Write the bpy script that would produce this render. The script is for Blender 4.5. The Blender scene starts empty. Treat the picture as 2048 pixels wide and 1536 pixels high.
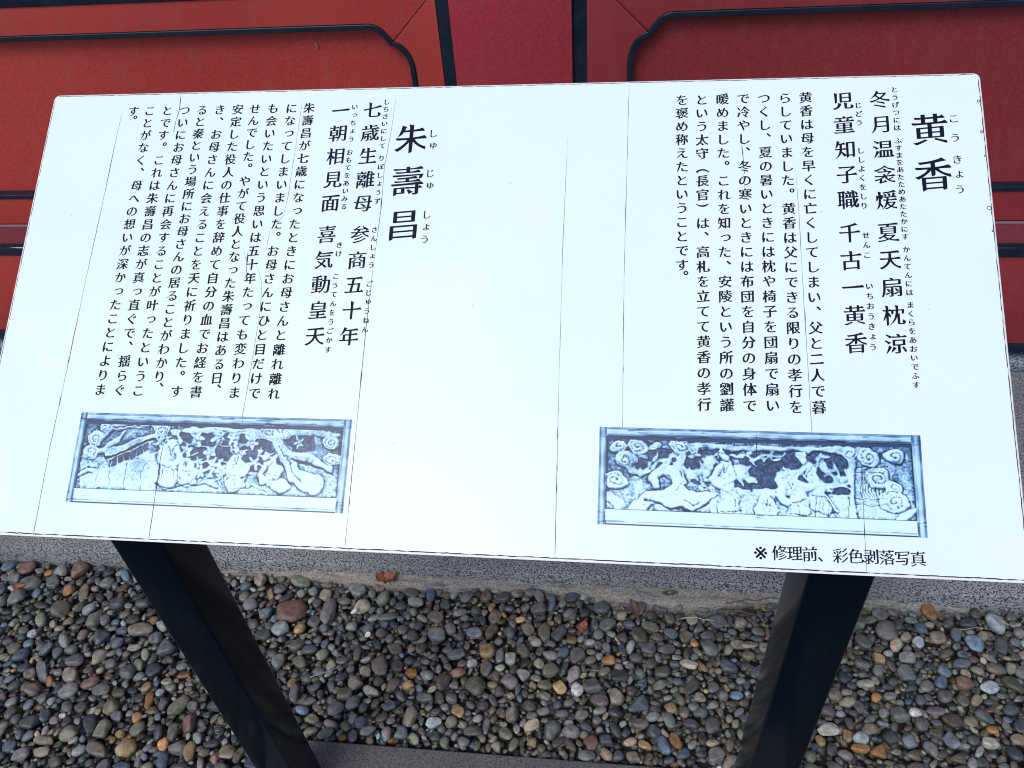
import bpy, bmesh, math, random
import numpy as np
from mathutils import Vector, Matrix, noise
R = math.radians
sc = bpy.context.scene
COL = sc.collection

# ---------------------------------------------------------------- camera
cam_data = bpy.data.cameras.new('camera')
cam_data.sensor_width = 36; cam_data.lens = 36 * 1610 / 2048
cam_data.clip_start = .02; cam_data.clip_end = 600
cam = bpy.data.objects.new('camera', cam_data); COL.objects.link(cam)
_cx = Vector((.992448, .104123, -.064846)); _cy = Vector((-.020764, .663621, .747780)); _cz = Vector((.120894, -.740787, .660772))
_m = Matrix((_cx, _cy, _cz)).transposed().to_4x4(); _m.translation = Vector((0, 0, 1.5))
cam.matrix_world = _m
sc.camera = cam

# ---------------------------------------------------------------- daylight: bright overcast
SUN_EL, SUN_AZ = 52, 205                      # degrees; azimuth clockwise from +Y
world = bpy.data.worlds.new('World'); sc.world = world; world.use_nodes = True
wn = world.node_tree.nodes; wl = world.node_tree.links
sky = wn.new('ShaderNodeTexSky'); sky.sky_type = 'NISHITA'; sky.sun_disc = False
sky.sun_elevation = R(SUN_EL); sky.sun_rotation = R(SUN_AZ)
sky.air_density = 1.0; sky.dust_density = 1.8; sky.ozone_density = 1.0
wl.new(sky.outputs['Color'], wn['Background'].inputs['Color'])
wn['Background'].inputs['Strength'].default_value = .145
sun_data = bpy.data.lights.new('sun', 'SUN'); sun_data.energy = 1.3; sun_data.angle = R(24); sun_data.color = (1, .95, .88)
sun = bpy.data.objects.new('sun', sun_data); COL.objects.link(sun)
_d = Vector((math.sin(R(SUN_AZ)) * math.cos(R(SUN_EL)), math.cos(R(SUN_AZ)) * math.cos(R(SUN_EL)), math.sin(R(SUN_EL))))
sun.rotation_euler = _d.to_track_quat('Z', 'Y').to_euler(); sun.location = _d * 20
sc.view_settings.view_transform = 'Standard'; sc.view_settings.look = 'None'
sc.view_settings.exposure = .15; sc.view_settings.gamma = 1; sc.view_settings.use_curve_mapping = False
sc.cycles.max_bounces = 8
sc.cycles.filter_width = 1.05

random.seed(4); rnd = random.Random(21)

# ---------------------------------------------------------------- materials
def mat(name, col, rough=.5, metal=0., spec=.5, coat=0., coat_rough=.1):
    m = bpy.data.materials.new(name); m.use_nodes = True
    b = m.node_tree.nodes['Principled BSDF']
    b.inputs['Base Color'].default_value = (*col, 1); b.inputs['Roughness'].default_value = rough
    b.inputs['Metallic'].default_value = metal; b.inputs['Specular IOR Level'].default_value = spec
    b.inputs['Coat Weight'].default_value = coat; b.inputs['Coat Roughness'].default_value = coat_rough
    return m
class N:
    """small node-tree writer"""
    def __init__(s, m): s.m = m; s.t = m.node_tree; s.b = s.t.nodes['Principled BSDF']
    def new(s, k, **kw):
        n = s.t.nodes.new(k)
        for a, v in kw.items(): setattr(n, a, v)
        return n
    def link(s, a, b): s.t.links.new(a, b)
    def pos(s): return s.new('ShaderNodeNewGeometry').outputs['Position']
    def mapping(s, vec, scale):
        n = s.new('ShaderNodeMapping'); n.inputs['Scale'].default_value = scale; s.link(vec, n.inputs['Vector']); return n.outputs[0]
    def noise(s, vec, scale, detail=4, rough=.55):
        n = s.new('ShaderNodeTexNoise'); n.inputs['Scale'].default_value = scale; n.inputs['Detail'].default_value = detail
        n.inputs['Roughness'].default_value = rough; s.link(vec, n.inputs['Vector']); return n.outputs['Fac']
    def ramp(s, fac, stops):
        n = s.new('ShaderNodeValToRGB'); e = n.color_ramp.elements
        while len(e) < len(stops): e.new(.5)
        for q, (p, c) in zip(e, stops): q.position = p; q.color = (*c, 1) if len(c) == 3 else c
        s.link(fac, n.inputs['Fac']); return n.outputs['Color']
    def mix(s, fac, a, b, mode='MIX'):
        n = s.new('ShaderNodeMix', data_type='RGBA', blend_type=mode)
        for k, v in (('Factor', fac), ('A', a), ('B', b)):
            i = [q for q in n.inputs if q.name == k and (q.type == ('VALUE' if k == 'Factor' else 'RGBA'))][0]
            if hasattr(v, 'links') or isinstance(v, bpy.types.NodeSocket): s.link(v, i)
            elif isinstance(v, (int, float)): i.default_value = v
            else: i.default_value = (*v, 1)
        return [q for q in n.outputs if q.type == 'RGBA'][0]
    def bump(s, h, strength, dist):
        n = s.new('ShaderNodeBump'); n.inputs['Strength'].default_value = strength; n.inputs['Distance'].default_value = dist
        s.link(h, n.inputs['Height']); s.link(n.outputs[0], s.b.inputs['Normal'])
    def base(s, c): s.link(c, s.b.inputs['Base Color'])
    def rough(s, fac, lo, hi):
        n = s.new('ShaderNodeMapRange'); n.inputs['To Min'].default_value = lo; n.inputs['To Max'].default_value = hi
        s.link(fac, n.inputs['Value']); s.link(n.outputs[0], s.b.inputs['Roughness'])

def red_lacquer(name, a, b, rough=.55):
    m = mat(name, a, rough, spec=.4); n = N(m); p = n.pos()
    big = n.noise(p, 1.3, 2); fine = n.noise(p, 330, 4, .75); dirt = n.noise(n.mapping(p, (14, 14, 3)), 3.0, 6, .6)
    c = n.mix(n.ramp(big, [(.35, (0, 0, 0)), (.65, (1, 1, 1))]), a, b)
    c = n.mix(n.ramp(fine, [(.36, (.5, .5, .5)), (.56, (0, 0, 0))]), c, tuple(x * .35 for x in a))
    c = n.mix(n.ramp(fine, [(.52, (0, 0, 0)), (.70, (.25, .25, .25))]), c, tuple(min(1, x * 1.5 + .02) for x in a))
    c = n.mix(n.ramp(dirt, [(.5, (0, 0, 0)), (.85, (.25, .25, .25))]), c, (.16, .10, .08))
    n.base(c); n.rough(dirt, rough - .06, rough + .12)
    n.bump(fine, .35, .0008)
    return m
M_RED = red_lacquer('left_bay_red', (.365, .031, .029), (.43, .044, .038))
M_RED_R = red_lacquer('right_bay_red', (.225, .021, .028), (.26, .026, .033))  # right bay: darker and more purple red than the left bay
M_RED_POST = red_lacquer('post_paint', (.37, .035, .053), (.41, .043, .063), .36)
M_RED_TOP = red_lacquer('sky_tinted_sill_red', (.17, .038, .055), (.21, .046, .064), .30)  # sill top: bluish sky reflection put into the base colour

def black_lacquer(name, col, rough):
    m = mat(name, col, rough, spec=.28); n = N(m); p = n.pos()
    d = n.noise(p, 30, 5, .6); f = n.noise(p, 700, 2)
    n.base(n.mix(n.ramp(d, [(.4, (0, 0, 0)), (.8, (.5, .5, .5))]), col, (.022, .032, .048)))
    n.rough(d, rough - .08, rough + .15); n.bump(f, .12, .0004)
    return m
M_BLACK = black_lacquer('black_lacquer', (.004, .013, .028), .38)

def leg_paint():
    m = mat('black_powder_coat', (.0012, .004, .009), .2, spec=.17); n = N(m); p = n.pos()
    s = n.noise(p, 420, 2, .5); g = n.noise(p, 9, 3)
    speck = n.ramp(s, [(.735, (0, 0, 0)), (.77, (1, 1, 1))])
    patch = n.ramp(g, [(.52, (0, 0, 0)), (.66, (1, 1, 1))])
    k = n.mix(1, speck, patch, 'MULTIPLY')
    n.base(n.mix(k, (.0015, .005, .011), (.2, .2, .18)))
    n.rough(n.noise(p, 14, 4), .14, .20); n.bump(n.noise(p, 600, 2), .03, .0003)
    return m
M_LEG = leg_paint()

def board_film():
    m = mat('white_sign_film', (.67, .87, .88), .33, spec=.4); n = N(m); p = n.pos()
    a = n.noise(p, 5, 4); f = n.noise(p, 320, 2)
    c = n.mix(n.ramp(a, [(.3, (0, 0, 0)), (.7, (1, 1, 1))]), (.72, .87, .875), (.765, .88, .885))
    c = n.mix(n.ramp(f, [(.775, (0, 0, 0)), (.80, (.7, .7, .7))]), c, (.35, .42, .45))
    n.base(c); n.rough(a, .28, .40); n.bump(n.noise(p, 18, 3), .05, .002)
    return m
M_FILM = board_film()
M_EDGE = mat('white_panel_edge', (.82, .84, .86), .35)
M_INK = mat('printing_ink', (.004, .006, .02), .6, spec=.15)
M_CRACK = mat('split_in_film', (.03, .04, .08), .8)
M_RESIDUE = mat('dark_glue_line', (.03, .02, .04), .8)

def granite(name, lo, mid, hi, scale, rough=.75):
    m = mat(name, mid, rough); n = N(m); p = n.pos()
    a = n.noise(p, scale, 2, .6); b = n.noise(p, scale * 2.3, 2, .5); c = n.noise(p, 3, 4)
    q = n.ramp(a, [(.40, lo), (.47, mid), (.56, hi), (.66, mid)])
    q = n.mix(n.ramp(b, [(.36, (1, 1, 1)), (.45, (0, 0, 0))]), q, tuple(x * .4 for x in lo))
    q = n.mix(n.ramp(c, [(.45, (0, 0, 0)), (.8, (.6, .6, .6))]), q, tuple(x * .5 for x in mid))
    n.base(q); n.bump(b, .35, .0015)
    return m
M_GRANITE = granite('grey_granite', (.03, .035, .048), (.17, .18, .20), (.42, .44, .46), 240)
M_GRANITE_B = granite('blue_granite', (.05, .06, .09), (.17, .20, .27), (.33, .38, .48), 150)
M_CONC = granite('weathered_concrete', (.075, .088, .095), (.125, .135, .14), (.18, .19, .19), 330, .9)
def mortar():
    m = mat('old_mortar', (.3, .27, .23), .9); n = N(m); p = n.pos()
    a = n.noise(n.mapping(p, (6, 40, 40)), 2.2, 5, .65); b = n.noise(p, 260, 3)
    q = n.ramp(a, [(.30, (.06, .065, .065)), (.42, (.22, .22, .21)), (.50, (.36, .35, .32)), (.545, (.26, .19, .14)), (.59, (.34, .33, .31)), (.8, (.17, .18, .18))])
    n.base(n.mix(n.ramp(b, [(.35, (.6, .6, .6)), (.6, (0, 0, 0))]), q, (.06, .06, .055))); n.bump(b, .6, .003)
    return m
M_MORTAR = mortar()
M_SOIL = mat('dark_wet_soil', (.018, .017, .015), .95)
def paving():
    m = mat('asphalt_ground', (.06, .06, .06), .9); n = N(m); p = n.pos()
    n.base(n.ramp(n.noise(p, 120, 3), [(.3, (.035, .035, .035)), (.7, (.09, .09, .088))])); return m
M_PAVE = paving()
def pebble_mat(name, attr):
    m = mat(name, (.15, .15, .15), .5, spec=.45); n = N(m); p = n.pos()
    if attr: q = n.new('ShaderNodeAttribute', attribute_name='stone_colour').outputs['Color']
    else: q = n.new('ShaderNodeObjectInfo').outputs['Color']
    big = n.noise(p, 85, 3, .6); fine = n.noise(p, 520, 3, .7); vein = n.noise(n.mapping(p, (1, 3.2, 1)), 60, 4, .7)
    c = n.mix(1, q, n.ramp(big, [(.28, (.50, .50, .50)), (.5, (.95, .96, .95)), (.72, (1.45, 1.43, 1.36))]), 'MULTIPLY')
    c = n.mix(n.ramp(fine, [(.34, (.62, .62, .62)), (.47, (0, 0, 0))]), c, (.025, .025, .027))
    c = n.mix(n.ramp(fine, [(.60, (0, 0, 0)), (.74, (.42, .42, .42))]), c, (.50, .49, .46))
    c = n.mix(n.ramp(vein, [(.60, (0, 0, 0)), (.70, (.3, .3, .3))]), c, (.34, .30, .24))
    n.base(c); n.rough(big, .28, .62); n.bump(fine, .38, .0012)
    return m
M_PEB = pebble_mat('river_pebble', False); M_PEBS = pebble_mat('river_gravel', True)
def attr_mat(name, rough):
    m = mat(name, (.5, .5, .5), rough); n = N(m)
    n.base(n.new('ShaderNodeAttribute', attribute_name='print_colour').outputs['Color']); return m
M_PRINT = attr_mat('monochrome_blue_print', .38)

# ---------------------------------------------------------------- object helpers
def origin(p):
    v = Vector((0, 0, 0))
    while p is not None: v = v + p.location; p = p.parent
    return v
def mesh_obj(name, verts, faces, m, parent=None, smooth=False, **props):
    o0 = origin(parent)
    me = bpy.data.meshes.new(name)
    me.from_pydata([tuple(Vector(v) - o0) for v in verts], [], faces); me.update()
    if m: me.materials.append(m)
    if smooth: me.shade_smooth()
    o = bpy.data.objects.new(name, me); COL.objects.link(o); o.parent = parent
    for k, v in props.items(): o[k] = v
    return o
def thing(name, loc, label, category, group=None):
    o = bpy.data.objects.new(name, None); COL.objects.link(o); o.location = loc; o.empty_display_size = .1
    o['label'] = label; o['category'] = category
    if group: o['group'] = group
    return o
def box(name, x0, x1, y0, y1, z0, z1, m, parent=None, bevel=0., seg=2, **props):
    bm = bmesh.new(); bmesh.ops.create_cube(bm, size=1)
    c = Vector(((x0 + x1) / 2, (y0 + y1) / 2, (z0 + z1) / 2))
    for v in bm.verts: v.co = Vector((v.co.x * (x1 - x0), v.co.y * (y1 - y0), v.co.z * (z1 - z0))) + c
    if bevel: bmesh.ops.bevel(bm, geom=bm.edges[:], offset=bevel, segments=seg, affect='EDGES', profile=.5)
    return from_bm(name, bm, m, parent, bool(bevel), **props)
def from_bm(name, bm, m, parent=None, smooth=False, **props):
    o0 = origin(parent)
    for v in bm.verts: v.co -= o0
    bmesh.ops.recalc_face_normals(bm, faces=bm.faces[:])
    me = bpy.data.meshes.new(name); bm.to_mesh(me); bm.free(); me.materials.append(m)
    if smooth: me.shade_smooth(); me.set_sharp_from_angle(angle=R(50))
    o = bpy.data.objects.new(name, me); COL.objects.link(o); o.parent = parent
    for k, v in props.items(): o[k] = v
    return o
def prism(name, poly, y0, y1, m, parent=None, bevel=0., **props):
    """outline in the wall's own plane (x, z), given a real depth y0 (front) .. y1 (back)"""
    bm = bmesh.new()
    f = [bm.verts.new((x, y0, z)) for x, z in poly]; b = [bm.verts.new((x, y1, z)) for x, z in poly]
    n = len(poly); ff = bm.faces.new(f); bm.faces.new(b[::-1])
    for i in range(n): bm.faces.new((f[i], f[(i + 1) % n], b[(i + 1) % n], b[i]))
    if bevel: bmesh.ops.bevel(bm, geom=[e for e in ff.edges], offset=bevel, segments=2, affect='EDGES', profile=.5)
    return from_bm(name, bm, m, parent, bool(bevel), **props)
def tube(name, pts, r0, r1, m, parent=None, seg=6, **props):
    V = []; F = []; n = len(pts)
    for i, p in enumerate(pts):
        p = Vector(p); d = (Vector(pts[min(i + 1, n - 1)]) - Vector(pts[max(i - 1, 0)])).normalized()
        u = d.orthogonal().normalized(); w = d.cross(u); r = r0 + (r1 - r0) * i / (n - 1)
        for k in range(seg):
            a = k * 2 * math.pi / seg; V.append(p + (u * math.cos(a) + w * math.sin(a)) * r)
    for i in range(n - 1):
        for k in range(seg):
            a = i * seg + k; b = i * seg + (k + 1) % seg; F.append((a, b, b + seg, a + seg))
    F.append(tuple(range(seg))[::-1]); F.append(tuple(range((n - 1) * seg, n * seg)))
    return mesh_obj(name, V, F, m, parent, True, **props)

# ---------------------------------------------------------------- the setting
mesh_obj('ground', [(-150, -250, -.03), (150, -250, -.03), (150, 150, -.03), (-150, 150, -.03)], [(0, 1, 2, 3)], M_PAVE, kind='structure')
gravel_bed = mesh_obj('gravel_bed', [(-3, -.4, -.02), (3, -.4, -.02), (3, 1.05, -.02), (-3, 1.05, -.02)], [(0, 1, 2, 3)], M_SOIL, kind='structure')
pavement = box('granite_pavement', -3, 3, 1.0145, 1.76, -.12, .05, M_GRANITE, bevel=.004, kind='structure')
def ledge():
    nx, ny = 220, 10; V = []; F = []
    for i in range(nx + 1):
        x = -.98 + 1.75 * i / nx
        reach = .020 + .018 * noise.noise(Vector((x * 3.1, 0, 0))) + .010 * noise.noise(Vector((x * 17, 3, 0))) + .012 * math.exp(-((x - .13) / .12) ** 2)
        reach *= min(1, max(0, (x + .98) / .55)) * min(1, max(0, (.77 - x) / .30)); reach = max(reach, 0)
        for j in range(ny + 1):
            t = j / ny; y = 1.016 - (reach + .006) * t
            z = .026 * min(1, (reach + .002) / .014) - .004 + .006 * noise.noise(Vector((x * 22, y * 60, 1))) + .003 * noise.noise(Vector((x * 90, y * 90, 4))) - .007 * t - (.03 * max(0, t - .75) / .25)
            V.append((x, y, z))
    for i in range(nx):
        for j in range(ny):
            a = i * (ny + 1) + j; F.append((a, a + 1, a + ny + 2, a + ny + 1))
    mesh_obj('mortar_ledge', V, F, M_MORTAR, pavement, True)
ledge()
box('concrete_footing', -.630, .345, .30, .648, -.15, .002, M_CONC, bevel=.004, kind='structure')

# ---------------------------------------------------------------- the red panelled wall
YF = 1.806
wall = thing('panelled_wall', (-.23, 1.80, .05), 'vermilion timber shrine wall with black lined recessed panels behind the sign', 'wall')
box('foundation_stone', -3, 3, 1.714, 1.86, .0505, .087, M_GRANITE_B, wall, .003)
box('backing_board', -3, 3, 1.842, 1.90, .087, 2.3, M_BLACK, wall)
box('base_strip', -3, 3, 1.7115, 1.842, .117, .1425, M_BLACK, wall, .0015)
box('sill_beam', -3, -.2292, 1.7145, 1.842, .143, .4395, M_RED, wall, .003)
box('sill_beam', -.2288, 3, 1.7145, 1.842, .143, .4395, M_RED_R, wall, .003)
box('sill_top', -3, 3, 1.7175, 1.80, .4396, .4412, M_RED_TOP, wall)
box('trim_strip', -3, 3, 1.7105, 1.7142, .4035, .4270, M_BLACK, wall, .001)
box('trim_strip', -3, 3, 1.7105, 1.7142, .4300, .4408, M_BLACK, wall, .001)
M_CHIP = mat('bare_chipped_edge', (.62, .62, .56), .6)
def chips():
    V = []; F = []; x = -2.4
    while x < 1.9:
        L = rnd.uniform(.03, .13); w = rnd.uniform(.0006, .0019) * (1.0 if x < -1.2 else .45)
        b = len(V); k = 7
        for i in range(k + 1):
            t = i / k; h = w * math.sin(math.pi * min(max(t, .04), .96)) * rnd.uniform(.6, 1.1)
            V += [(x + L * t, 1.7108, .4285 - h), (x + L * t, 1.7108, .4285 + h * .8)]
        for i in range(k): a = b + 2 * i; F.append((a, a + 2, a + 3, a + 1))
        V2 = len(V); x += L + rnd.uniform(.0, .05)
    mesh_obj('chipped_edge', V, F, M_CHIP, wall)
chips()
box('sill_bead', -3, 3, 1.795, 1.8055, .4413, .4455, mat('pale_bead_paint', (.20, .13, .14), .35), wall, .0015)

def corner():
    """the cusped corner of the lining, from the horizontal run to the upright, relative to its square corner"""
    a = [(-.100, 0), (-.089, -.0004), (-.078, -.0028), (-.067, -.0085), (-.058, -.0165), (-.0495, -.0265), (-.0405, -.0385)]
    b = [(-.0355, -.0400), (-.0250, -.0460), (-.0165, -.0545), (-.0095, -.0650), (-.0045, -.0770), (-.0012, -.0900), (0, -.1040)]
    def smooth(p):
        q = []
        for i in range(len(p) - 1):
            p0, p1, p2, p3 = [Vector(p[min(max(k, 0), len(p) - 1)]) for k in (i - 1, i, i + 1, i + 2)]
            for s in (0, .33, .66):
                v = .5 * ((2 * p1) + (p2 - p0) * s + (2 * p0 - 5 * p1 + 4 * p2 - p3) * s * s + (3 * p1 - p0 - 3 * p2 + p3) * s ** 3)
                q.append((v.x, v.y))
        return q + [p[-1]]
    a, b = smooth(a), smooth(b)
    return a + b, len(a) - 1
def outline(xl, xr, zb, zt):
    """closed lining path, clockwise from the top left run; returns pts and the index of every corner's cusp"""
    c, k = corner(); n = len(c); pts = []; cusps = []
    tr = [(xr + x, zt + z) for x, z in c]
    br = [(xr + x, zb - z) for x, z in c][::-1]
    bl = [(xl - x, zb - z) for x, z in c]
    tl = [(xl - x, zt + z) for x, z in c][::-1]
    for q, kk in ((tr, k), (br, n - 1 - k), (bl, k), (tl, n - 1 - k)):
        cusps.append(len(pts) + kk); pts += q
    return pts, cusps
def offset(pts, d):
    n = len(pts); out = []
    for i in range(n):
        p = Vector(pts[i]); a = (p - Vector(pts[i - 1])); b = (Vector(pts[(i + 1) % n]) - p)
        a.normalize(); b.normalize()
        t = (a + b).normalized(); nn = Vector((t.y, -t.x)); k = max(.6, t.dot(a))
        q = p + nn * d / k; out.append((q.x, q.y))
    return out
def panel_bay(xl, xr, zb, zt, fx0, fx1, fz0, fz1, paint):
    o, cu = outline(xl, xr, zb, zt); inn = offset(o, .0115); n = len(o)
    # lining: a square-section band, rounded on its front edges
    prof = [(0, YF + .001), (0, YF - .0035), (.0012, YF - .0045), (.0103, YF - .0045), (.0115, YF - .0032), (.0115, 1.8305)]
    V = []; F = []; P = [offset(o, q[0]) for q in prof]; m = len(prof)
    for i in range(n):
        for k in range(m): V.append((P[k][i][0], prof[k][1], P[k][i][1]))
    for i in range(n):
        j = (i + 1) % n
        for k in range(m - 1): F.append((i * m + k, j * m + k, j * m + k + 1, i * m + k + 1))
    lining = mesh_obj('panel_lining', V, F, M_BLACK, wall)
    pr = offset(o, .008)
    prism('recessed_panel', pr, 1.8290, 1.8400, paint, wall)
    tr, br, bl, tl = cu; g = .0007
    def shrink(poly):
        c = Vector((sum(p[0] for p in poly) / len(poly), sum(p[1] for p in poly) / len(poly)))
        return poly
    A, B, C_, D = (fx0, fz1), (fx1, fz1), (fx1, fz0), (fx0, fz0)
    eg = .00075
    def piece(name, run, c0, c1, dx, dz):
        poly = [o[k % n] for k in run] + [c1, c0]
        poly = [(x + dx, z + dz) for x, z in poly]
        prism(name, poly, YF, 1.841, paint, wall, .0012)
    piece('frame_rail', list(range(tl, n)) + list(range(0, tr + 1)), A, B, 0, eg * 1.4)
    piece('frame_stile', list(range(tr, br + 1)), B, C_, eg * 1.4, 0)
    piece('frame_rail', list(range(br, bl + 1)), C_, D, 0, -eg)
    piece('frame_stile', list(range(bl, tl + 1)), D, A, -eg, 0)
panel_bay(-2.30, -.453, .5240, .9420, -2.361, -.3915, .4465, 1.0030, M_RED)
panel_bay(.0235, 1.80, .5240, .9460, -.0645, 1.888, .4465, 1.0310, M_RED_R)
for x0, x1 in ((-.3600, -.0968), (1.92, 2.18), (-2.66, -2.395)):
    box('wall_post', x0, x1, YF - .010, 1.841, .4456, 2.2, M_RED_POST, wall, .0022)
for x0, x1 in ((-.3900, -.3605), (-.0963, -.0660), (1.8895, 1.9195), (-2.3945, -2.3625)):
    box('post_strip', x0, x1, YF + .003, 1.8415, .4457, 2.2, M_BLACK, wall)
box('head_strip', -2.361, -.392, YF - .004, 1.8405, 1.0050, 1.052, M_BLACK, wall, .002)
box('head_strip', -.0645, 1.888, YF - .004, 1.8405, 1.0330, 1.080, M_BLACK, wall, .002)
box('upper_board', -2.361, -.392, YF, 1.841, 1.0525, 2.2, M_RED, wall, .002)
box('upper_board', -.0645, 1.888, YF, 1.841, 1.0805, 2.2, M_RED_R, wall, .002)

# ---------------------------------------------------------------- the sign
TILT = R(34.266)
SX, SY, SZ = Vector((1, 0, 0)), Vector((0, -math.cos(TILT), -math.sin(TILT))), Vector((0, -math.sin(TILT), math.cos(TILT)))
MM = .00088                                   # the sign is 1.06 m wide
P0 = Vector((-.67566, .89830, 1.15196))
def S(u, v, w=0.):
    """a point of the sign: u mm across, v mm down the slope, w mm above its face"""
    return P0 + SX * (u * MM) + SY * (v * MM) + SZ * (w * MM)
BW, BH = 1199.8, 594.8
sign = thing('information_sign', (-.149, .559, 0), 'white sloping information board with black Japanese text and two blue pictures on black legs', 'sign')
def rrect(u0, v0, u1, v1, r, n=6):
    p = []
    for cx, cy, a in ((u1 - r, v0 + r, -90), (u1 - r, v1 - r, 0), (u0 + r, v1 - r, 90), (u0 + r, v0 + r, 180)):
        for i in range(n + 1):
            t = R(a + 90 * i / n); p.append((cx + r * math.cos(t), cy + r * math.sin(t)))
    return p
def slab(name, pts, w0, w1, m, parent, bevel=0.):
    bm = bmesh.new(); a = [bm.verts.new(S(u, v, w1)) for u, v in pts]; b = [bm.verts.new(S(u, v, w0)) for u, v in pts]; n = len(pts)
    f = bm.faces.new(a); bm.faces.new(b[::-1])
    for i in range(n): bm.faces.new((a[i], b[i], b[(i + 1) % n], a[(i + 1) % n]))
    if bevel: bmesh.ops.bevel(bm, geom=[e for e in f.edges], offset=bevel / 1000, segments=2, affect='EDGES', profile=.5)
    return from_bm(name, bm, m, parent, bool(bevel))
board = slab('board', rrect(0, 0, BW, BH, 7), -4.0, 0, M_EDGE, sign, .5)
film = slab('printed_film', rrect(1.9, 2.0, BW - 2.2, BH - 3.4, 5.5), .02, .30, M_FILM, board)
def ribbon(name, pts, wf, w, m, parent):
    """a flat mark on the sign that follows pts (mm), half-width wf(t) mm"""
    V = []; F = []; n = len(pts)
    for i, (u, v) in enumerate(pts):
        a = Vector(pts[max(i - 1, 0)]); b = Vector(pts[min(i + 1, n - 1)]); d = (b - a).normalized(); h = wf(i / (n - 1))
        V += [S(u - d.y * h, v + d.x * h, w), S(u + d.y * h, v - d.x * h, w)]
    for i in range(n - 1): F.append((2 * i, 2 * i + 2, 2 * i + 3, 2 * i + 1))
    return mesh_obj(name, V, F, m, parent)
def densify(pts, step, wob):
    out = []
    for (a, b) in zip(pts[:-1], pts[1:]):
        n = max(1, int(math.dist(a, b) / step))
        for i in range(n):
            t = i / n; out.append((a[0] + (b[0] - a[0]) * t + rnd.gauss(0, wob), a[1] + (b[1] - a[1]) * t + rnd.gauss(0, wob)))
    out.append(pts[-1]); return out
for side, pts, hw in (('bottom', [(4, BH - 3.0), (BW - 6, BH - 3.0)], .62), ('top', [(6, 1.9), (BW - 8, 1.9)], .38), ('left', [(1.8, 8), (1.8, BH - 6)], .34), ('right', [(BW - 2.3, 8), (BW - 2.3, BH - 6)], .5)):
    ribbon('glue_line', densify(pts, 5, .16), lambda t, h=hw: h * rnd.choice((.25, .7, 1, 1, 1.15)), .36, M_RESIDUE, board)
def ring(u, v, r, t):
    V = []; F = []; k = 18
    for i in range(k):
        a = i * 2 * math.pi / k; V += [S(u + (r - t) * math.cos(a), v + (r - t) * math.sin(a), .40), S(u + r * math.cos(a), v + r * math.sin(a), .40)]
    for i in range(k): a = 2 * i; b = 2 * ((i + 1) % k); F.append((a, a + 1, b + 1, b))
    mesh_obj('film_blister', V, F, M_RESIDUE, board)
for u, v, r in ((1195.2, 38, 1.9), (1195.0, 78.5, 1.7), (1196.4, 110, 1.4), (1195.0, 176.5, 2.6), (1196.5, 205, 1.3)): ring(u, v, r, .8)
CRACKS = [([(184.6, 1.6), (185.7, 14), (185.9, 30), (183.8, 41), (183.2, 60)], .42), ([(104.4, 30), (102.8, 60), (100.6, 158), (97.2, 270), (94.4, 390), (91.3, 488), (91.4, 590.4)], .30),
          ([(242, 443), (238.5, 470), (236.5, 495), (237.4, 591)], .38), ([(335.7, 200), (334.4, 229)], .16), ([(483.5, 18), (481.5, 60), (479.8, 84), (477.1, 112), (477.8, 175), (475.4, 242), (473.4, 333), (473.6, 431), (473.9, 590)], .30),
          ([(357, 14), (355.6, 82), (354.1, 153), (351.0, 181), (339.0, 203)], .17), ([(323.8, 249), (330.2, 262.4), (334.5, 276), (336.9, 308), (335.3, 360), (332.9, 423), (331.9, 444)], .24), ([(333.2, 444), (333, 452)], .3),
          ([(708.7, 78), (707.8, 228), (709, 384), (711.7, 588)], .24), ([(784, 6), (783.6, 24), (782.8, 116), (781.6, 267), (782.7, 443)], .26), ([(920.1, 90), (922, 115), (922.9, 130)], .45), ([(921.6, 130), (922.9, 150)], .15),
          ([(981.9, 118), (984.3, 184), (985.3, 265), (987.3, 361), (988.7, 448)], .26), ([(1038.9, 470), (1038.7, 537), (1038.4, 590)], .26), ([(929.7, 446), (929.1, 473)], .35), ([(310.4, 233), (312, 262)], .42), ([(303.5, 225), (311, 247)], .12)]
for pts, hw in CRACKS:
    seed = rnd.random() * 50
    ribbon('crack', densify(pts, 6, .10), lambda t, h=hw, s=seed: h * (.45 + 1.1 * max(0, noise.noise(Vector((t * 9 + s, s, 0))) + .35) + (1.2 if noise.noise(Vector((t * 30, s, 2))) > .42 else 0)) * min(1, .25 + 6 * t), .50, M_CRACK, board)
M_SPOT = mat('grey_speck', (.38, .45, .48), .8)
for u, v in ((883, 75), (1011, 215), (520, 470), (905, 330), (160, 370), (1120, 300), (602, 300), (640, 140), (60, 180), (1010, 180)):
    k = 7; r = rnd.uniform(.5, 1.0); mesh_obj('speck', [S(u + r * rnd.uniform(.7, 1.2) * math.cos(i * 6.283 / k), v + r * math.sin(i * 6.283 / k), .42) for i in range(k)], [tuple(range(k))[::-1]], M_SPOT, board)

# ---------------------------------------------------------------- lettering
# Brush-style characters: the outlines of Blender's own CJK glyphs, re-cut so that
# horizontals thin out and rise, sweeps taper and stroke ends slant as in a textbook hand.
GLYPH = {}
_fc = bpy.data.curves.new('glyph_source', 'FONT')
_fo = bpy.data.objects.new('glyph_source', _fc)
bpy.context.scene.collection.objects.link(_fo)
_ac = bpy.data.curves.new('glyph_outline', 'CURVE'); _ac.dimensions = '2D'; _ac.fill_mode = 'BOTH'
_ao = bpy.data.objects.new('glyph_outline', _ac)
bpy.context.scene.collection.objects.link(_ao)
KANA = lambda ch: 0x3040 <= ord(ch) <= 0x309f

def _bez(a, b, c, d, n):
    return [(a * (1 - t) ** 3 + b * 3 * t * (1 - t) ** 2 + c * 3 * t * t * (1 - t) + d * t ** 3) for t in [i / n for i in range(n)]]

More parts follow.
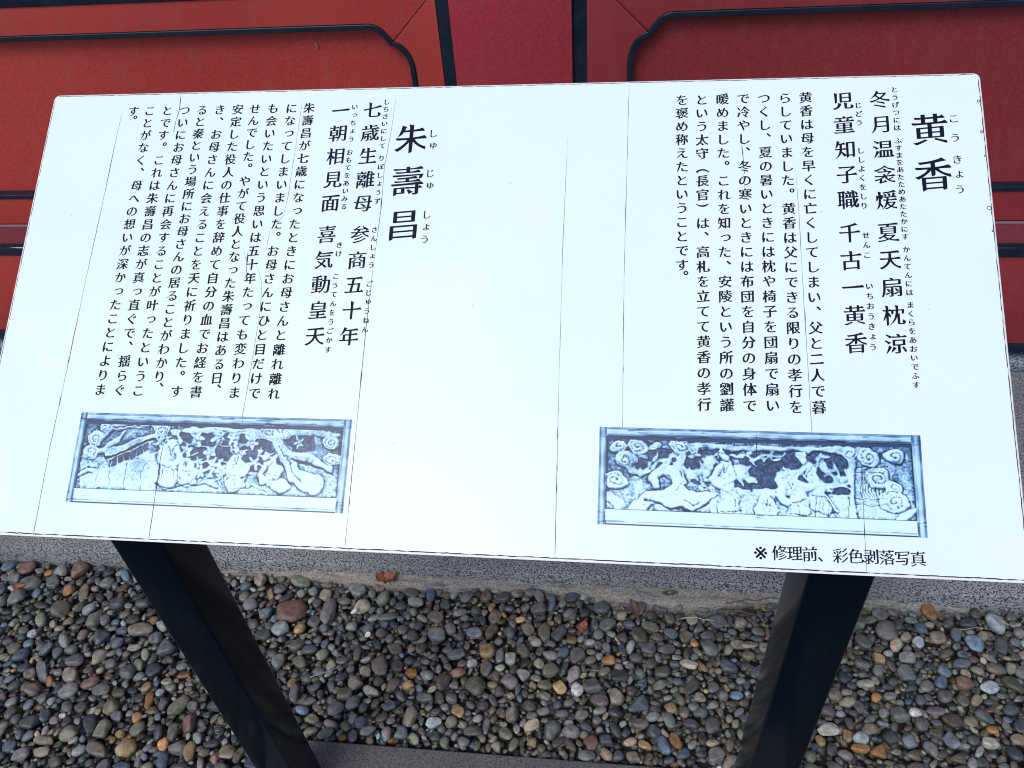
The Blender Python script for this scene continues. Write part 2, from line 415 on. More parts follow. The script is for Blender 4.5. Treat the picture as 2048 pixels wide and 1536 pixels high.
def _restyle(bps, kanji, plain):
    n = len(bps)
    P = [Vector(b.co[:2]) for b in bps]
    sgn = SIGN
    move = [Vector((0, 0)) for _ in P]
    for i in range(0 if plain else n):
        a, b = P[i], P[(i + 1) % n]
        e = b - a; L = e.length
        if not .045 < L < .115: continue
        if (Vector(bps[i].handle_right[:2]) - a - (b - a) / 3).length > .02: continue
        p0 = P[i - 1]; p1 = P[(i + 2) % n]
        u = e / L
        e0 = a - p0; e1 = p1 - b
        if e0.length < 1e-5 or e1.length < 1e-5: continue
        # both neighbours must turn back on the same (ink) side, nearly square
        hr = Vector(bps[i].handle_left[:2]) - a
        if hr.length < 1e-4: hr = p0 - a
        hl = Vector(bps[(i + 1) % n].handle_right[:2]) - b
        if hl.length < 1e-4: hl = p1 - b
        hr.normalize(); hl.normalize()
        if hr.dot(hl) < .75 or abs(hr.dot(u)) > .5: continue
        if max(e0.length, e1.length) < .1: continue
        if u.cross(hl) * sgn <= 0: continue            # a counter, not a stroke end
        out = -(hr + hl).normalized()
        up, lo = (i, (i + 1) % n) if a.y > b.y else ((i + 1) % n, i)
        lf, rt = (i, (i + 1) % n) if a.x < b.x else ((i + 1) % n, i)
        k = 1.5 if kanji else .7
        if out.x > .85:
            move[up] += Vector((-.034, .03)) * k; move[lo] += Vector((.012, -.004)) * k
        elif out.x < -.85:
            move[up] += Vector((-.006, .014)) * k; move[lo] += Vector((.02, .0)) * k
        elif out.y > .85:
            move[lf] += Vector((-.02, .012)) * k; move[rt] += Vector((.006, -.014)) * k
        elif out.y < -.85 and not kanji:
            m = (a + b) / 2 + out * .015
            for q in (i, (i + 1) % n): move[q] += (m - P[q]) * .6
        elif out.y < -.85:
            move[lf] += Vector((.006, -.012)) * k; move[rt] += Vector((-.006, .006)) * k
        elif out.x < 0 and out.y < 0:
            m = (a + b) / 2 + out * .02
            for q in (i, (i + 1) % n): move[q] += (m - P[q]) * .9
        elif out.x > 0 and out.y < 0:
            move[up] += Vector((.04, .0)) * k; move[lo] += Vector((-.01, -.016)) * k
    pts = []
    for i in range(n):
        j = (i + 1) % n
        a, b = P[i], P[j]
        h1, h2 = Vector(bps[i].handle_right[:2]), Vector(bps[j].handle_left[:2])
        straight = abs((b - a).cross(h1 - a)) < 1e-5 and abs((b - a).cross(h2 - a)) < 1e-5
        m = 3 if straight else 6
        seg = _bez(a, h1, h2, b, m)
        for q, s in enumerate(seg):
            t = q / m
            w = (1 - t) ** 2
            v = t ** 2
            pts.append((s, move[i] * w + move[j] * v))
    N = len(pts)
    res = []
    for i in range(N):
        p = pts[i][0]
        d = (pts[(i + 1) % N][0] - pts[i - 1][0])
        if d.length < 1e-6: d = Vector((1, 0))
        d.normalize()
        nx, ny = d.y * sgn, -d.x * sgn
        if kanji: q = p - Vector((nx * -.003, ny * .015)) + pts[i][1]
        else:
            k = nx * -.42 + ny * .907              # a broad brush held slanting: rising strokes thin out
            q = p - Vector((-.42, .907)) * k * .021 + Vector((nx, ny)) * .001 + pts[i][1]
        sh = .085 if kanji else .03
        q.y += sh * (q.x - .5)
        res.append(q)
    return res
SIGN = 1

def glyph(ch, wt=0.):
    """(verts, faces) of one character in an em box 0..1, centred on (0, 0)."""
    if (ch, wt) in GLYPH: return GLYPH[ch, wt]
    _fc.body = ch
    dg = bpy.context.evaluated_depsgraph_get()
    cu = _fo.to_curve(dg)
    _ac.splines.clear()
    kanji = ord(ch) >= 0x4e00
    for s in cu.splines:
        if not len(s.bezier_points): continue
        if kanji or KANA(ch): pts = _restyle(s.bezier_points, kanji, ch in '彩椅想深商')
        else: pts = [Vector(p.co[:2]) for p in s.bezier_points]
        if not (kanji or KANA(ch)):
            pts = []; b = s.bezier_points; n = len(b)
            for i in range(n):
                pts += _bez(Vector(b[i].co[:2]), Vector(b[i].handle_right[:2]), Vector(b[(i + 1) % n].handle_left[:2]), Vector(b[(i + 1) % n].co[:2]), 5)
        sp = _ac.splines.new('POLY'); sp.points.add(len(pts) - 1); sp.use_cyclic_u = True
        for q, p in zip(sp.points, pts): q.co = (p.x, p.y, 0, 1)
    _fo.to_curve_clear()
    m = bpy.data.meshes.new_from_object(_ao.evaluated_get(bpy.context.evaluated_depsgraph_get()))
    V = [(v.co.x - .5, v.co.y - .38) for v in m.vertices]
    F = [tuple(p.vertices) for p in m.polygons]
    bpy.data.meshes.remove(m)
    GLYPH[ch, wt] = (V, F)
    return V, F

SMALL = 'っゃゅょ'
WT = {'reading': .034, 'text_column': .026, 'footnote': .014, 'verse_column': .017, 'title_character': .015, 'title_reading': .020}
def write(name, items, label):
    """items: (character, u, v, em mm). Printed characters as flat ink on the film; every
    character is laid down four times a hair apart, which gives the ink its weight."""
    V = []; F = []; d = WT[name]
    for ch, u, v, em in items:
        g, f = glyph(ch)
        if ch == '※': em = em * 1.5; u += .5; d = .002
        else: d = WT[name]
        k = 1. if ord(ch) >= 0x4e00 else 1.15
        for n, (ox, oy) in enumerate(((-d, 0), (d, 0), (0, -d * .6), (0, d * .6))):
            b = len(V)
            for x, y in g:
                x += ox * k; y += oy * k
                if ch in '（）': x, y = y, -x                    # brackets turn with the column
                if ch in '、。' and name != 'footnote': x += .58; y += .60
                if ch in SMALL: x += .08; y += .10
                V.append(S(u + x * em, v - y * em, .46 + .012 * n))
            F += [tuple(b + i for i in q) for q in f]
    o = mesh_obj(name, V, F, M_INK, film)
    if label: o['label'] = label
    return o
def column(name, text, u, v0, v1, em, label=None, extra=''):
    n = len(text); p = (v1 - v0) / (n - 1) if n > 1 else em
    it = [(ch, u[0] + (u[1] - u[0]) * i / max(n - 1, 1) if isinstance(u, tuple) else u, v0 + p * i, em) for i, ch in enumerate(text)]
    if n == 1: p = 17.6
    if extra: it.append((extra, it[-1][1], v1 + p * (.82 if extra == '。' else .86), em))
    return write(name, it, label)
# titles
for t, pos, us, vs in (('黄香', 'right', 1137.8, (74, 133.6)), ('朱壽昌', 'left', 508.6, (75.3, 134.9, 194.6))):
    for c, v in zip(t, vs): write('title_character', [(c, us, v, 43.5)], None)
for c, v in (('こ', 60.6), ('う', 85.8), ('き', 114.3), ('ょ', 133.6), ('う', 152.7)): write('title_reading', [(c, 1165.4, v, 12.5)], None)
for c, v in (('し', 68.6), ('ゅ', 85.7), ('じ', 124.6), ('ゅ', 141.7), ('し', 181.4), ('ょ', 198.2), ('う', 214.5)): write('title_reading', [(c, 537.0, v, 12.5)], None)
VERSE = [('冬月温衾煖', 1083.5, 33.2, 165.8), ('夏天扇枕涼', 1083.0, 206.4, 340.9), ('児童知子職', 1040.7, 33.6, 164.9), ('千古', 1040.2, 207.2, 241.3), ('一黄香', 1040.6, 274.4, 340.8),
         ('七歳生離母', 453.8, 32.8, 165.4), ('参商', 453.8, 207.7, 242.2), ('五十年', 453.3, 274.8, 341.1), ('一朝相見面', 411.0, 32.8, 164.8), ('喜気', 411.0, 207.6, 241.7), ('動皇天', 410.8, 274.6, 341.4)]
for t, u, a, b in VERSE: column('verse_column', t, u, a, b, 25.2)
READ = [('とうげつには', 1101.1, 20.1, 71.6, 8.0), ('ふすまをあたためあたたかにす', 1101.1, 88.9, 211.8, 8.0), ('かんてんには', 1101.4, 227.8, 279.9, 8.0), ('まくらをあおいでふす', 1101.3, 294.8, 387.7, 8.0),
        ('じどう', 1058.2, 40.4, 63.7, 8.4), ('ししよくをしり', 1058.0, 101.2, 172.7, 8.4), ('せんこ', 1058.0, 210.1, 234.6, 8.4), ('いちおうきょう', 1058.4, 272.6, 345.1, 8.4),
        ('しちさいにして', 471.6, 21.5, 84.9, 8.2), ('りぼしょうず', 472.1, 102.7, 162.5, 8.2), ('さんしょう', 472.2, 201.7, 248.7, 8.2), ('ごじゅうねん', 472.3, 273.3, 332.3, 8.2),
        ('いっちょう', 429.4, 27.8, 74.6, 8.2), ('おもてをあいみる', 429.0, 93.6, 169.8, 8.2), ('きけ', 429.0, 221.9, 233.9, 8.2), ('こうてんをうごかす', 428.8, 263.9, 358.3, 8.2)]
for t, u, a, b, e in READ: column('reading', t, u, a, b, e * 1.06)
BODY = [('黄香は母を早くに亡くしてしまい、父と二人で暮', 997.4, 28.1, 415.4, ''), ('らしていました。黄香は父にできる限りの孝行を', 972.9, 28.3, 415.8, ''), ('つくし、夏の暑いときには枕や椅子を団扇で扇い', 947.9, 28, 414.5, ''),
        ('で冷やし、冬の寒いときには布団を自分の身体で', 923.2, 27.8, 415.3, ''), ('暖めました。これを知った、安陵という所の劉讙', 898.2, 28.1, 415.3, ''), ('という太守（長官）は、高札を立てて黄香の孝行', 873.2, 28.3, 415.2, ''), ('を褒め称えたということです', 849.0, 28, 247.5, '。'),
        ('朱壽昌が七歳になったときにお母さんと離れ離れ', 367.4, 27.8, 414.4, ''), ('になってしまいました。お母さんにひと目だけで', 343.2, 27.8, 414.3, ''), ('も会いたいという思いは五十年たっても変わりま', 317.8, 27.4, 414.2, ''), ('せんでした。やがて役人となった朱壽昌はある日', 292.8, 27.4, 396.4, '、'),
        ('安定した役人の仕事を辞めて自分の血でお経を書', 268.6, 27.6, 414.2, ''), ('き、お母さんに会えることを天に祈りました。す', 243.6, 27.6, 414.4, ''), ('ると秦という場所にお母さんの居ることがわかり', 218.4, 27.5, 396.1, '、'), ('ついにお母さんに再会することが叶ったというこ', 193.8, 27.3, 414.4, ''),
        ('とです。これは朱壽昌の志が真っ直ぐで、揺らぐ', 169.2, 27.2, 414.3, ''), ('ことがなく、母への想いが深かったことによりま', 143.8, 27, 414.2, ''), ('す', 120.2, 27, 27, '。')]
for t, u, a, b, ex in BODY: column('text_column', t, u, a, b, 16.0, None, ex)
write('footnote', [(c, 935.0 + 15.56 * i, 575.2, 16.6) for i, c in enumerate('※修理前、彩色剥落写真')], 'small line of text under the right picture')
for o in (_fo, _ao): bpy.data.objects.remove(o)
bpy.data.curves.remove(_fc); bpy.data.curves.remove(_ac)
# ---------------------------------------------------------------- the two printed pictures
PW, PH, PA = 560, 179, 3.13
_gx, _gy = np.meshgrid(np.linspace(0, PA, PW), np.linspace(0, 1, PH))

def _smooth(a, r):
    for _ in range(2):
        for ax in (0, 1):
            k = np.zeros_like(a); n = 0
            for s in range(-r, r + 1):
                k += np.take(a, np.clip(np.arange(a.shape[ax]) + s, 0, a.shape[ax] - 1), axis=ax); n += 1
            a = k / n
    return a

def _value_noise(rs, nx, ny):
    g = rs.rand(ny + 2, nx + 2)
    x = np.linspace(0, nx, PW); y = np.linspace(0, ny, PH)
    xi = x.astype(int); yi = y.astype(int); fx = x - xi; fy = y - yi
    fx = fx * fx * (3 - 2 * fx); fy = fy * fy * (3 - 2 * fy)
    a = g[yi][:, xi]; b = g[yi][:, xi + 1]; c = g[yi + 1][:, xi]; d = g[yi + 1][:, xi + 1]
    return (a * (1 - fx) + b * fx) * (1 - fy[:, None]) + (c * (1 - fx) + d * fx) * fy[:, None]

_wr = np.random.RandomState(11)
_wx = _gx + (_value_noise(_wr, 26, 9) - .5) * .05 + (_value_noise(_wr, 70, 24) - .5) * .022
_wy = _gy + (_value_noise(_wr, 26, 9) - .5) * .05 + (_value_noise(_wr, 70, 24) - .5) * .022

class Relief:
    def __init__(s, seed):
        s.h = np.full((PH, PW), .5); s.t = np.zeros((PH, PW)); s.rs = np.random.RandomState(seed)
    def _seg(s, a, b, ra, rb):
        ax, ay = a; bx, by = b; dx, dy = bx - ax, by - ay; L = dx * dx + dy * dy + 1e-9
        t = np.clip(((_wx - ax) * dx + (_wy - ay) * dy) / L, 0, 1)
        return np.hypot(_wx - ax - t * dx, _wy - ay - t * dy) / (ra + (rb - ra) * t)
    def cap(s, pts, r0, r1=None, h=.8, lift=.2):
        r1 = r0 if r1 is None else r1; n = len(pts) - 1
        for i in range(n):
            d = s._seg(pts[i], pts[i + 1], r0 + (r1 - r0) * i / n, r0 + (r1 - r0) * (i + 1) / n)
            z = h - lift + lift * np.sqrt(np.clip(1 - d * d, 0, 1))
            s.h = np.where(d < 1, np.maximum(s.h, z), s.h)
    def dome(s, x, y, rx, ry, a=0, h=.8, lift=.25):
        c, q = math.cos(a), math.sin(a); X = ((_wx - x) * c + (_wy - y) * q) / rx; Y = (-(_wx - x) * q + (_wy - y) * c) / ry
        d = X * X + Y * Y
        s.h = np.where(d < 1, np.maximum(s.h, h - lift + lift * np.sqrt(np.clip(1 - d, 0, 1))), s.h)
    def inside(s, pts):
        m = np.zeros((PH, PW), bool); n = len(pts)
        for i in range(n):
            (x0, y0), (x1, y1) = pts[i], pts[(i + 1) % n]
            if y0 == y1: continue
            c = ((_wy >= min(y0, y1)) & (_wy < max(y0, y1))) & (_wx < x0 + (_wy - y0) * (x1 - x0) / (y1 - y0))
            m ^= c
        return m
    def poly(s, pts, h, over=False):
        m = s.inside(pts); s.h = np.where(m, h if over else np.maximum(s.h, h), s.h)
    def groove(s, pts, w, dep):
        for i in range(len(pts) - 1):
            d = s._seg(pts[i], pts[i + 1], w, w); s.h = s.h - dep * np.clip(1 - d, 0, 1)
    def cloud(s, x, y, r, turn=1.6, a0=0., flip=1, h=.85):
        s.dome(x, y, r * 1.25, r, .1, h, .18)
        p = []
        for i in range(22):
            t = i / 21; a = a0 + flip * t * turn * 2 * math.pi; q = r * (.12 + .72 * t)
            p.append((x + q * math.cos(a) * 1.15, y + q * math.sin(a)))
        for i in range(len(p) - 1):
            d = s._seg(p[i], p[i + 1], r * .13, r * .13); s.h = s.h - .09 * np.clip(1 - d, 0, 1)
    def flower(s, x, y, r, a=0., h=.8):
        for k in range(5):
            b = a + k * 2 * math.pi / 5
            s.dome(x + r * .62 * math.cos(b), y + r * .62 * math.sin(b), r * .5, r * .34, b, h, .22)
        s.dome(x, y, r * .2, r * .2, 0, h + .08, .12)
    def robe(s, pts, r, n=4):
        # a robed body: shoulders, two wide sleeves, a sash and folds running to a flared hem
        x0, y0 = pts[0]; xe, ye = pts[-1]; side = 1 if s.rs.rand() < .5 else -1
        s.cap(pts, r[0] * .82, r[1], .90, .34)
        s.cap([(xe - r[1] * .8, ye + .02), (xe + r[1] * .9, ye + .03)], .03, .025, .78, .2)
        s.cap([(x0 + side * r[0] * .5, y0 + .02), (x0 + side * r[0] * 1.25, y0 + .13), (x0 + side * r[0] * .5, y0 + .20)], .034, .05, 1.0, .24)
        s.cap([(x0 - side * r[0] * .6, y0 + .02), (x0 - side * r[0] * .95, y0 + .15), (x0 + side * r[0] * .2, y0 + .19)], .034, .042, .98, .24)
        s.groove([(x0 - r[0] * .3, y0), (x0 + side * .01, y0 + .08), (x0 + r[0] * .3, y0 - .01)], .008, .14)
        ym = y0 + (ye - y0) * .62; xm = x0 + (xe - x0) * .62
        s.groove([(xm - r[0] * .8, ym), (xm, ym + .015), (xm + r[0] * .8, ym - .005)], .009, .13)
        for k in range(n):
            o = (k - (n - 1) / 2) * r[1] * .46
            s.groove([(xm + o * .6, ym + .02), (xe + o + s.rs.uniform(-.012, .012), (ym + ye) / 2), (xe + o * 1.25, ye + .04)], r[1] * .09, s.rs.uniform(.07, .16))
    def head(s, x, y, q, look=1):
        s.dome(x, y, q * .82, q, 0, 1.04, .30)
        s.dome(x - look * q * .25, y - q * .75, q * .62, q * .42, 0, 1.06, .2); s.dome(x - look * q * .3, y - q * 1.2, q * .26, q * .26, 0, 1.0, .2)
        s.groove([(x - q * .75, y - q * .38), (x + q * .75, y - q * .34)], q * .10, .12)
        s.groove([(x + look * q * .05, y - q * .02), (x + look * q * .5, y)], q * .09, .12); s.groove([(x + look * q * .1, y + q * .5), (x + look * q * .45, y + q * .48)], q * .09, .10)
        s.groove([(x - q * .7, y + q * .95), (x + q * .7, y + q * .95)], q * .12, .16)
    def leaves(s, box, n, r):
        x0, y0, x1, y1 = box
        for _ in range(n):
            s.dome(s.rs.uniform(x0, x1), s.rs.uniform(y0, y1), r * s.rs.uniform(.6, 1.2), r * s.rs.uniform(.25, .5), s.rs.uniform(0, 3.1), s.rs.uniform(.62, .8), .25)
    def finish(s):
        rs = s.rs
        grain = _value_noise(rs, 14, 60) * .5 + _value_noise(rs, 40, 140) * .5
        rough = _value_noise(rs, 90, 30) * .5 + _value_noise(rs, 200, 64) * .5
        h = s.h + (rough - .5) * .10
        # the frame of plain timber, mitred into posts and rails
        fr = [(0, .075, 0, 1, 'v'), (PA - .085, PA, 0, 1, 'v'), (.075, PA - .085, 0, .10, 'h'), (.075, PA - .085, .845, 1, 'h')]
        w = .88 * np.ones_like(h); isf = np.zeros_like(h, bool)
        for x0, x1, y0, y1, o in fr:
            m = (_gx >= x0) & (_gx <= x1) & (_gy >= y0) & (_gy <= y1)
            g = grain if o == 'h' else _value_noise(rs, 60 * 3, 6)
            q = (np.abs(_gx - (x0 + x1) / 2) / ((x1 - x0) / 2)) if o == 'v' else (np.abs(_gy - (y0 + y1) / 2) / ((y1 - y0) / 2))
            prof = 1.0 - .12 * (q > .55) - .05 * q
            h = np.where(m, prof + (g - .5) * .09, h); isf |= m
        hs = _smooth(h, 1)
        gy_, gx_ = np.gradient(hs); k = 16.
        nz = 1 / np.sqrt(1 + (gx_ * k) ** 2 + (gy_ * k) ** 2)
        lam = (-gy_ * k * -.45 + gx_ * k * .18 + .86) * nz
        occ = np.clip(_smooth(h, 9) - h, 0, 1) * 1.1 + np.clip(_smooth(h, 5) - h, 0, 1) * 1.2 + np.clip(_smooth(h, 2) - h, 0, 1) * 2.6
        mott = _value_noise(rs, 38, 13)
        b = -.10 + .74 * lam + .55 * (_smooth(h, 2) - .5) - occ + .26 * (mott - .5)
        b += .34 * np.clip((_gy - .40) / .40, 0, 1) * (_gx > .085) * (_gx < PA - .085) - .08 * np.clip((.25 - _gy) / .25, 0, 1)
        deep = s.h < .2
        b = np.where(deep & ~isf, .13 + .08 * rough, b)
        post = (_gx < .075) | (_gx > PA - .085)
        b = np.where(post, b * .80 + .02, b)
        b = np.where(isf & (_gy < .11), b * .86, b)
        fib = _value_noise(rs, 30, 75)
        b += (rough - .5) * .22 * (~isf) + (rs.rand(PH, PW) - .5) * .07
        b = np.where(isf & ((_gy < .1) | (_gy > .845)) & (fib > .70), b - (fib - .70) * 1.1, b)
        b = np.where((_gy > .838) & (_gy < .847) & ~post, .10, b)
        b = np.where((_gy > .10) & (_gy < .125) & ~post, .15, b)
        b = np.where((_gy > .985) & ~post, .2, b)
        b = .5 + (b - .5) * 1.12 + .05
        b = b + (b - _smooth(b, 2)) * .45
        return np.clip(b, 0, 1)

def picture_one():
    r = Relief(3); P = lambda *a: [(x, y) for x, y in a]
    r.poly(P((.98, .20), (2.2, .20), (2.32, .46), (2.2, .62), (1.9, .56), (1.4, .66), (1.1, .58), (.98, .38)), .05, True)
    r.poly(P((2.42, .22), (2.72, .2), (2.74, .36), (2.52, .38)), .05, True)
    r.cap(P((.3, .28), (.42, .14), (1.0, .13)), .05, .035, .72); r.groove(P((.42, .15), (.7, .14), (1.0, .17)), .012, .2)
    r.poly(P((.35, .42), (.95, .20), (.98, .26), (.38, .50)), .78)
    r.groove(P((.38, .51), (.98, .27)), .014, .25)
    r.poly(P((.44, .52), (.86, .34), (.87, .42), (.45, .60)), .05, True)
    for i in range(7): x = .47 + .065 * i; r.cap(P((x, .52 - .17 * (x - .44) / .42), (x, .62 - .17 * (x - .44) / .42)), .009, None, .5)
    r.poly(P((.12, .5), (.36, .5), (.45, .6), (1.0, .42), (1.02, .85), (.12, .85)), .6)
    for x in (.3, .45, .64, .84): r.groove(P((x, .56), (x + .005, .84)), .008, .1)
    r.cloud(.22, .30, .085, 1.5, .5); r.cloud(.33, .17, .07, 1.4, 2, -1); r.cloud(.2, .45, .08, 1.2, 1, 1)
    r.cap(P((.15, .5), (.35, .42), (.5, .3), (.56, .22)), .04, .025, .75)
    r.cap(P((1.25, .17), (1.6, .15), (2.0, .18), (2.3, .22), (2.42, .4), (2.58, .62), (2.8, .72)), .03, .10, .85)
    r.groove(P((1.6, .15), (1.75, .19), (1.95, .17)), .01, .12); r.groove(P((2.35, .3), (2.5, .5), (2.62, .68)), .012, .16)
    r.cap(P((2.32, .42), (2.24, .55), (2.36, .7)), .03, .06, .72)
    r.cloud(1.0, .18, .075, 1.6, 0); r.cloud(1.16, .2, .05, 1.3, 2, -1); r.cloud(2.22, .17, .085, 1.7, 1, -1); r.cloud(2.4, .18, .055, 1.3)
    r.cap(P((2.45, .17), (2.75, .15), (3.0, .2)), .05, .04, .7); r.cloud(2.92, .27, .08, 1.5, 1); r.cloud(2.96, .44, .07, 1.4, 3, -1)
    r.cap(P((2.52, .42), (2.7, .44), (2.95, .56)), .055, .04, .8); r.groove(P((2.5, .47), (2.7, .5), (2.98, .62)), .012, .25)
    for x, y, q, a in ((1.42, .25, .09, 0), (1.66, .25, .085, .4), (1.84, .26, .09, 1.), (2.04, .28, .09, .2), (1.58, .40, .08, .6), (1.3, .38, .07, 1.), (2.1, .50, .085, .3),
                       (.98, .32, .07, .2), (1.07, .27, .055, .9), (2.55, .28, .07, .5), (1.62, .55, .09, .1), (1.5, .62, .075, .8), (1.74, .6, .07, .4), (1.96, .40, .055, 0), (1.46, .5, .06, .5), (2.16, .38, .05, 1)):
        r.flower(x, y, q, a)
    r.leaves((1.0, .28, 2.3, .62), 44, .05); r.leaves((1.4, .55, 1.85, .74), 26, .035)
    r.cap(P((1.2, .3), (1.6, .34), (2.0, .36)), .014, .012, .66); r.cap(P((1.35, .55), (1.6, .48), (1.95, .55)), .014, .012, .66)
    r.robe(P((1.14, .36), (1.13, .5), (1.15, .68)), (.10, .12)); r.head(1.22, .30, .05); r.dome(1.05, .44, .075, .11, .2, .98, .3)
    r.robe(P((1.34, .50), (1.35, .6), (1.37, .7)), (.065, .09), 3); r.head(1.34, .42, .04, -1)
    r.robe(P((1.9, .44), (1.92, .58), (1.9, .72)), (.08, .11)); r.head(1.88, .37, .05)
    r.robe(P((2.26, .50), (2.33, .58), (2.3, .66)), (.08, .09), 3); r.head(2.22, .43, .042, -1); r.dome(2.42, .74, .10, .085, .2, .9, .3)
    r.groove(P((1.0, .74), (1.2, .80), (1.4, .76), (1.7, .78)), .014, .2); r.groove(P((1.9, .8), (2.1, .76), (2.3, .82)), .01, .12)
    for i in range(9): x = 2.5 + .06 * i; r.groove(P((x, .6 + .02 * i), (x + .12, .8)), .006, .07)
    r.groove(P((.1, .68), (.2, .62), (.28, .63)), .014, .18); r.groove(P((.1, .74), (.2, .69), (.25, .70)), .012, .14)
    return r.finish()

def picture_two():
    r = Relief(8); P = lambda *a: [(x, y) for x, y in a]
    r.poly(P((.3, .24), (1.2, .22), (1.25, .62), (1.05, .6), (.8, .44), (.32, .52)), .05, True)
    r.poly(P((1.4, .24), (2.42, .22), (2.42, .62), (1.35, .62)), .05, True)
    r.cap(P((.75, .17), (1.5, .18), (2.6, .18)), .04, .03, .7); r.groove(P((.8, .2), (1.6, .21), (2.5, .22)), .01, .14)
    for x, y, q, t, f in ((.40, .20, .09, 1.6, 1), (.82, .19, .095, 1.7, -1), (.27, .34, .085, 1.4, 1), (.18, .56, .09, 1.6, -1), (.2, .2, .07, 1.2, 1), (.58, .2, .05, 1.2, 1), (.95, .22, .055, 1.3, 1),
                          (2.62, .25, .09, 1.7, 1), (2.45, .2, .06, 1.2, -1), (2.7, .43, .09, 1.5, -1), (2.84, .54, .07, 1.3, 1), (2.88, .22, .08, 1.2, 1), (2.82, .66, .10, 1.5, -1)):
        r.cloud(x, y, q, t, .7, f)
    r.cap(P((.35, .86), (.48, .74), (.70, .68), (.80, .56), (.76, .44), (.64, .42), (.55, .5), (.58, .6)), .07, .035, .85)
    r.groove(P((.4, .84), (.52, .74), (.72, .70), (.83, .56), (.78, .41)), .01, .12)
    r.cap(P((.84, .3), (.8, .42), (.9, .48), (1.02, .44)), .055, .03, .8); r.cap(P((.3, .42), (.42, .48), (.52, .44)), .035, .02, .75)
    r.leaves((.32, .26, 1.15, .56), 46, .07)
    r.poly(P((.45, .74), (.84, .60), (1.18, .66), (.92, .84)), .78); r.groove(P((.45, .75), (.92, .845)), .014, .3); r.groove(P((.93, .84), (1.18, .67)), .01, .2); r.groove(P((.86, .73), (.94, .76), (1.0, .72)), .012, .2)
    r.poly(P((1.12, .56), (1.5, .6), (1.5, .86), (1.1, .86)), .6)
    r.robe(P((1.26, .36), (1.28, .55), (1.30, .80)), (.085, .11), 5); r.head(1.25, .27, .058)
    r.dome(1.1, .38, .06, .12, .3, .9, .3); r.dome(1.4, .42, .09, .1, .3, .85, .3); r.leaves((1.0, .25, 1.5, .6), 26, .06)
    r.dome(1.5, .49, .07, .05, .2, .8, .25); r.cap(P((1.5, .3), (1.62, .26), (1.8, .27)), .02, .02, .7); r.leaves((1.5, .22, 1.84, .32), 12, .05)
    r.cap(P((1.55, .62), (1.75, .64), (1.8, .66)), .04, .03, .7); r.robe(P((1.65, .68), (1.66, .76)), (.06, .08), 3); r.leaves((1.5, .62, 1.8, .8), 14, .03)
    r.poly(P((1.4, .66), (2.42, .66), (2.42, .86), (1.4, .86)), .62)
    r.dome(1.86, .50, .13, .13, .3, 1., .35); r.robe(P((1.9, .5), (1.96, .62), (1.95, .80)), (.09, .10), 4); r.leaves((1.78, .42, 1.95, .58), 10, .03)
    r.head(2.0, .27, .058, -1); r.head(1.84, .42, .048)
    r.robe(P((2.06, .36), (2.14, .52), (2.10, .66), (2.2, .80)), (.10, .09), 5); r.cap(P((1.98, .38), (1.88, .42)), .04, .03, .98)
    r.cap(P((2.2, .62), (2.34, .80)), .012, None, .9); r.leaves((2.15, .26, 2.45, .62), 26, .07); r.cap(P((2.2, .35), (2.3, .5), (2.42, .56)), .03, .015, .75)
    r.poly(P((2.42, .26), (2.86, .26), (2.86, .84), (2.42, .84)), .56); r.cap(P((2.455, .26), (2.455, .84)), .03, None, .8, .1)
    for i in range(8): x = 2.56 + .026 * i; r.groove(P((x, .42), (x, .62)), .006, .16)
    for y in (.34, .4, .64, .7): r.groove(P((2.5, y), (2.8, y)), .007, .12)
    r.cloud(2.72, .46, .08, 1.5, .7, -1); r.cloud(2.86, .68, .09, 1.4, .2, 1)
    r.cap(P((.1, .72), (.2, .78), (.2, .86)), .05, .06, .7); r.cap(P((2.9, .86), (2.96, .78), (3.05, .74)), .04, .03, .7)
    r.groove(P((1.22, .83), (1.34, .84), (1.42, .81)), .012, .2); r.groove(P((1.88, .82), (2.0, .84), (2.05, .81)), .012, .2); r.groove(P((2.1, .8), (2.25, .83), (2.32, .8)), .012, .2)
    r.leaves((.15, .74, 2.9, .84), 30, .02)
    return r.finish()

def printed(name, b, u0, v0, u1, v1, label):
    V = []; F = []; o0 = origin(film)
    for j in range(PH):
        for i in range(PW): V.append(S(u0 + (u1 - u0) * i / (PW - 1), v0 + (v1 - v0) * j / (PH - 1), .40))
    for j in range(PH - 1):
        for i in range(PW - 1):
            a = j * PW + i; F.append((a, a + PW, a + PW + 1, a + 1))
    o = mesh_obj(name, V, F, M_PRINT, film, label=label)
    s = [0, .14, .34, .55, .78, 1]; c = np.array([(.004, .014, .05), (.014, .04, .12), (.060, .15, .33), (.19, .39, .64), (.50, .78, .87), (.66, .88, .89)])
    rgba = np.ones((PW * PH, 4), np.float32); f = b.reshape(-1)
    for k in range(3): rgba[:, k] = np.interp(f, s, c[:, k])
    at = o.data.color_attributes.new('print_colour', 'FLOAT_COLOR', 'POINT'); at.data.foreach_set('color', rgba.reshape(-1))
    return o
printed('picture', picture_one(), 124.7, 443.4, 467.6, 553.0, 'printed picture of a carving with tree, flowers and kneeling figures')
printed('picture', picture_two(), 757.1, 443.9, 1101.8, 553.0, 'printed picture of a carving with clouds and standing figures')

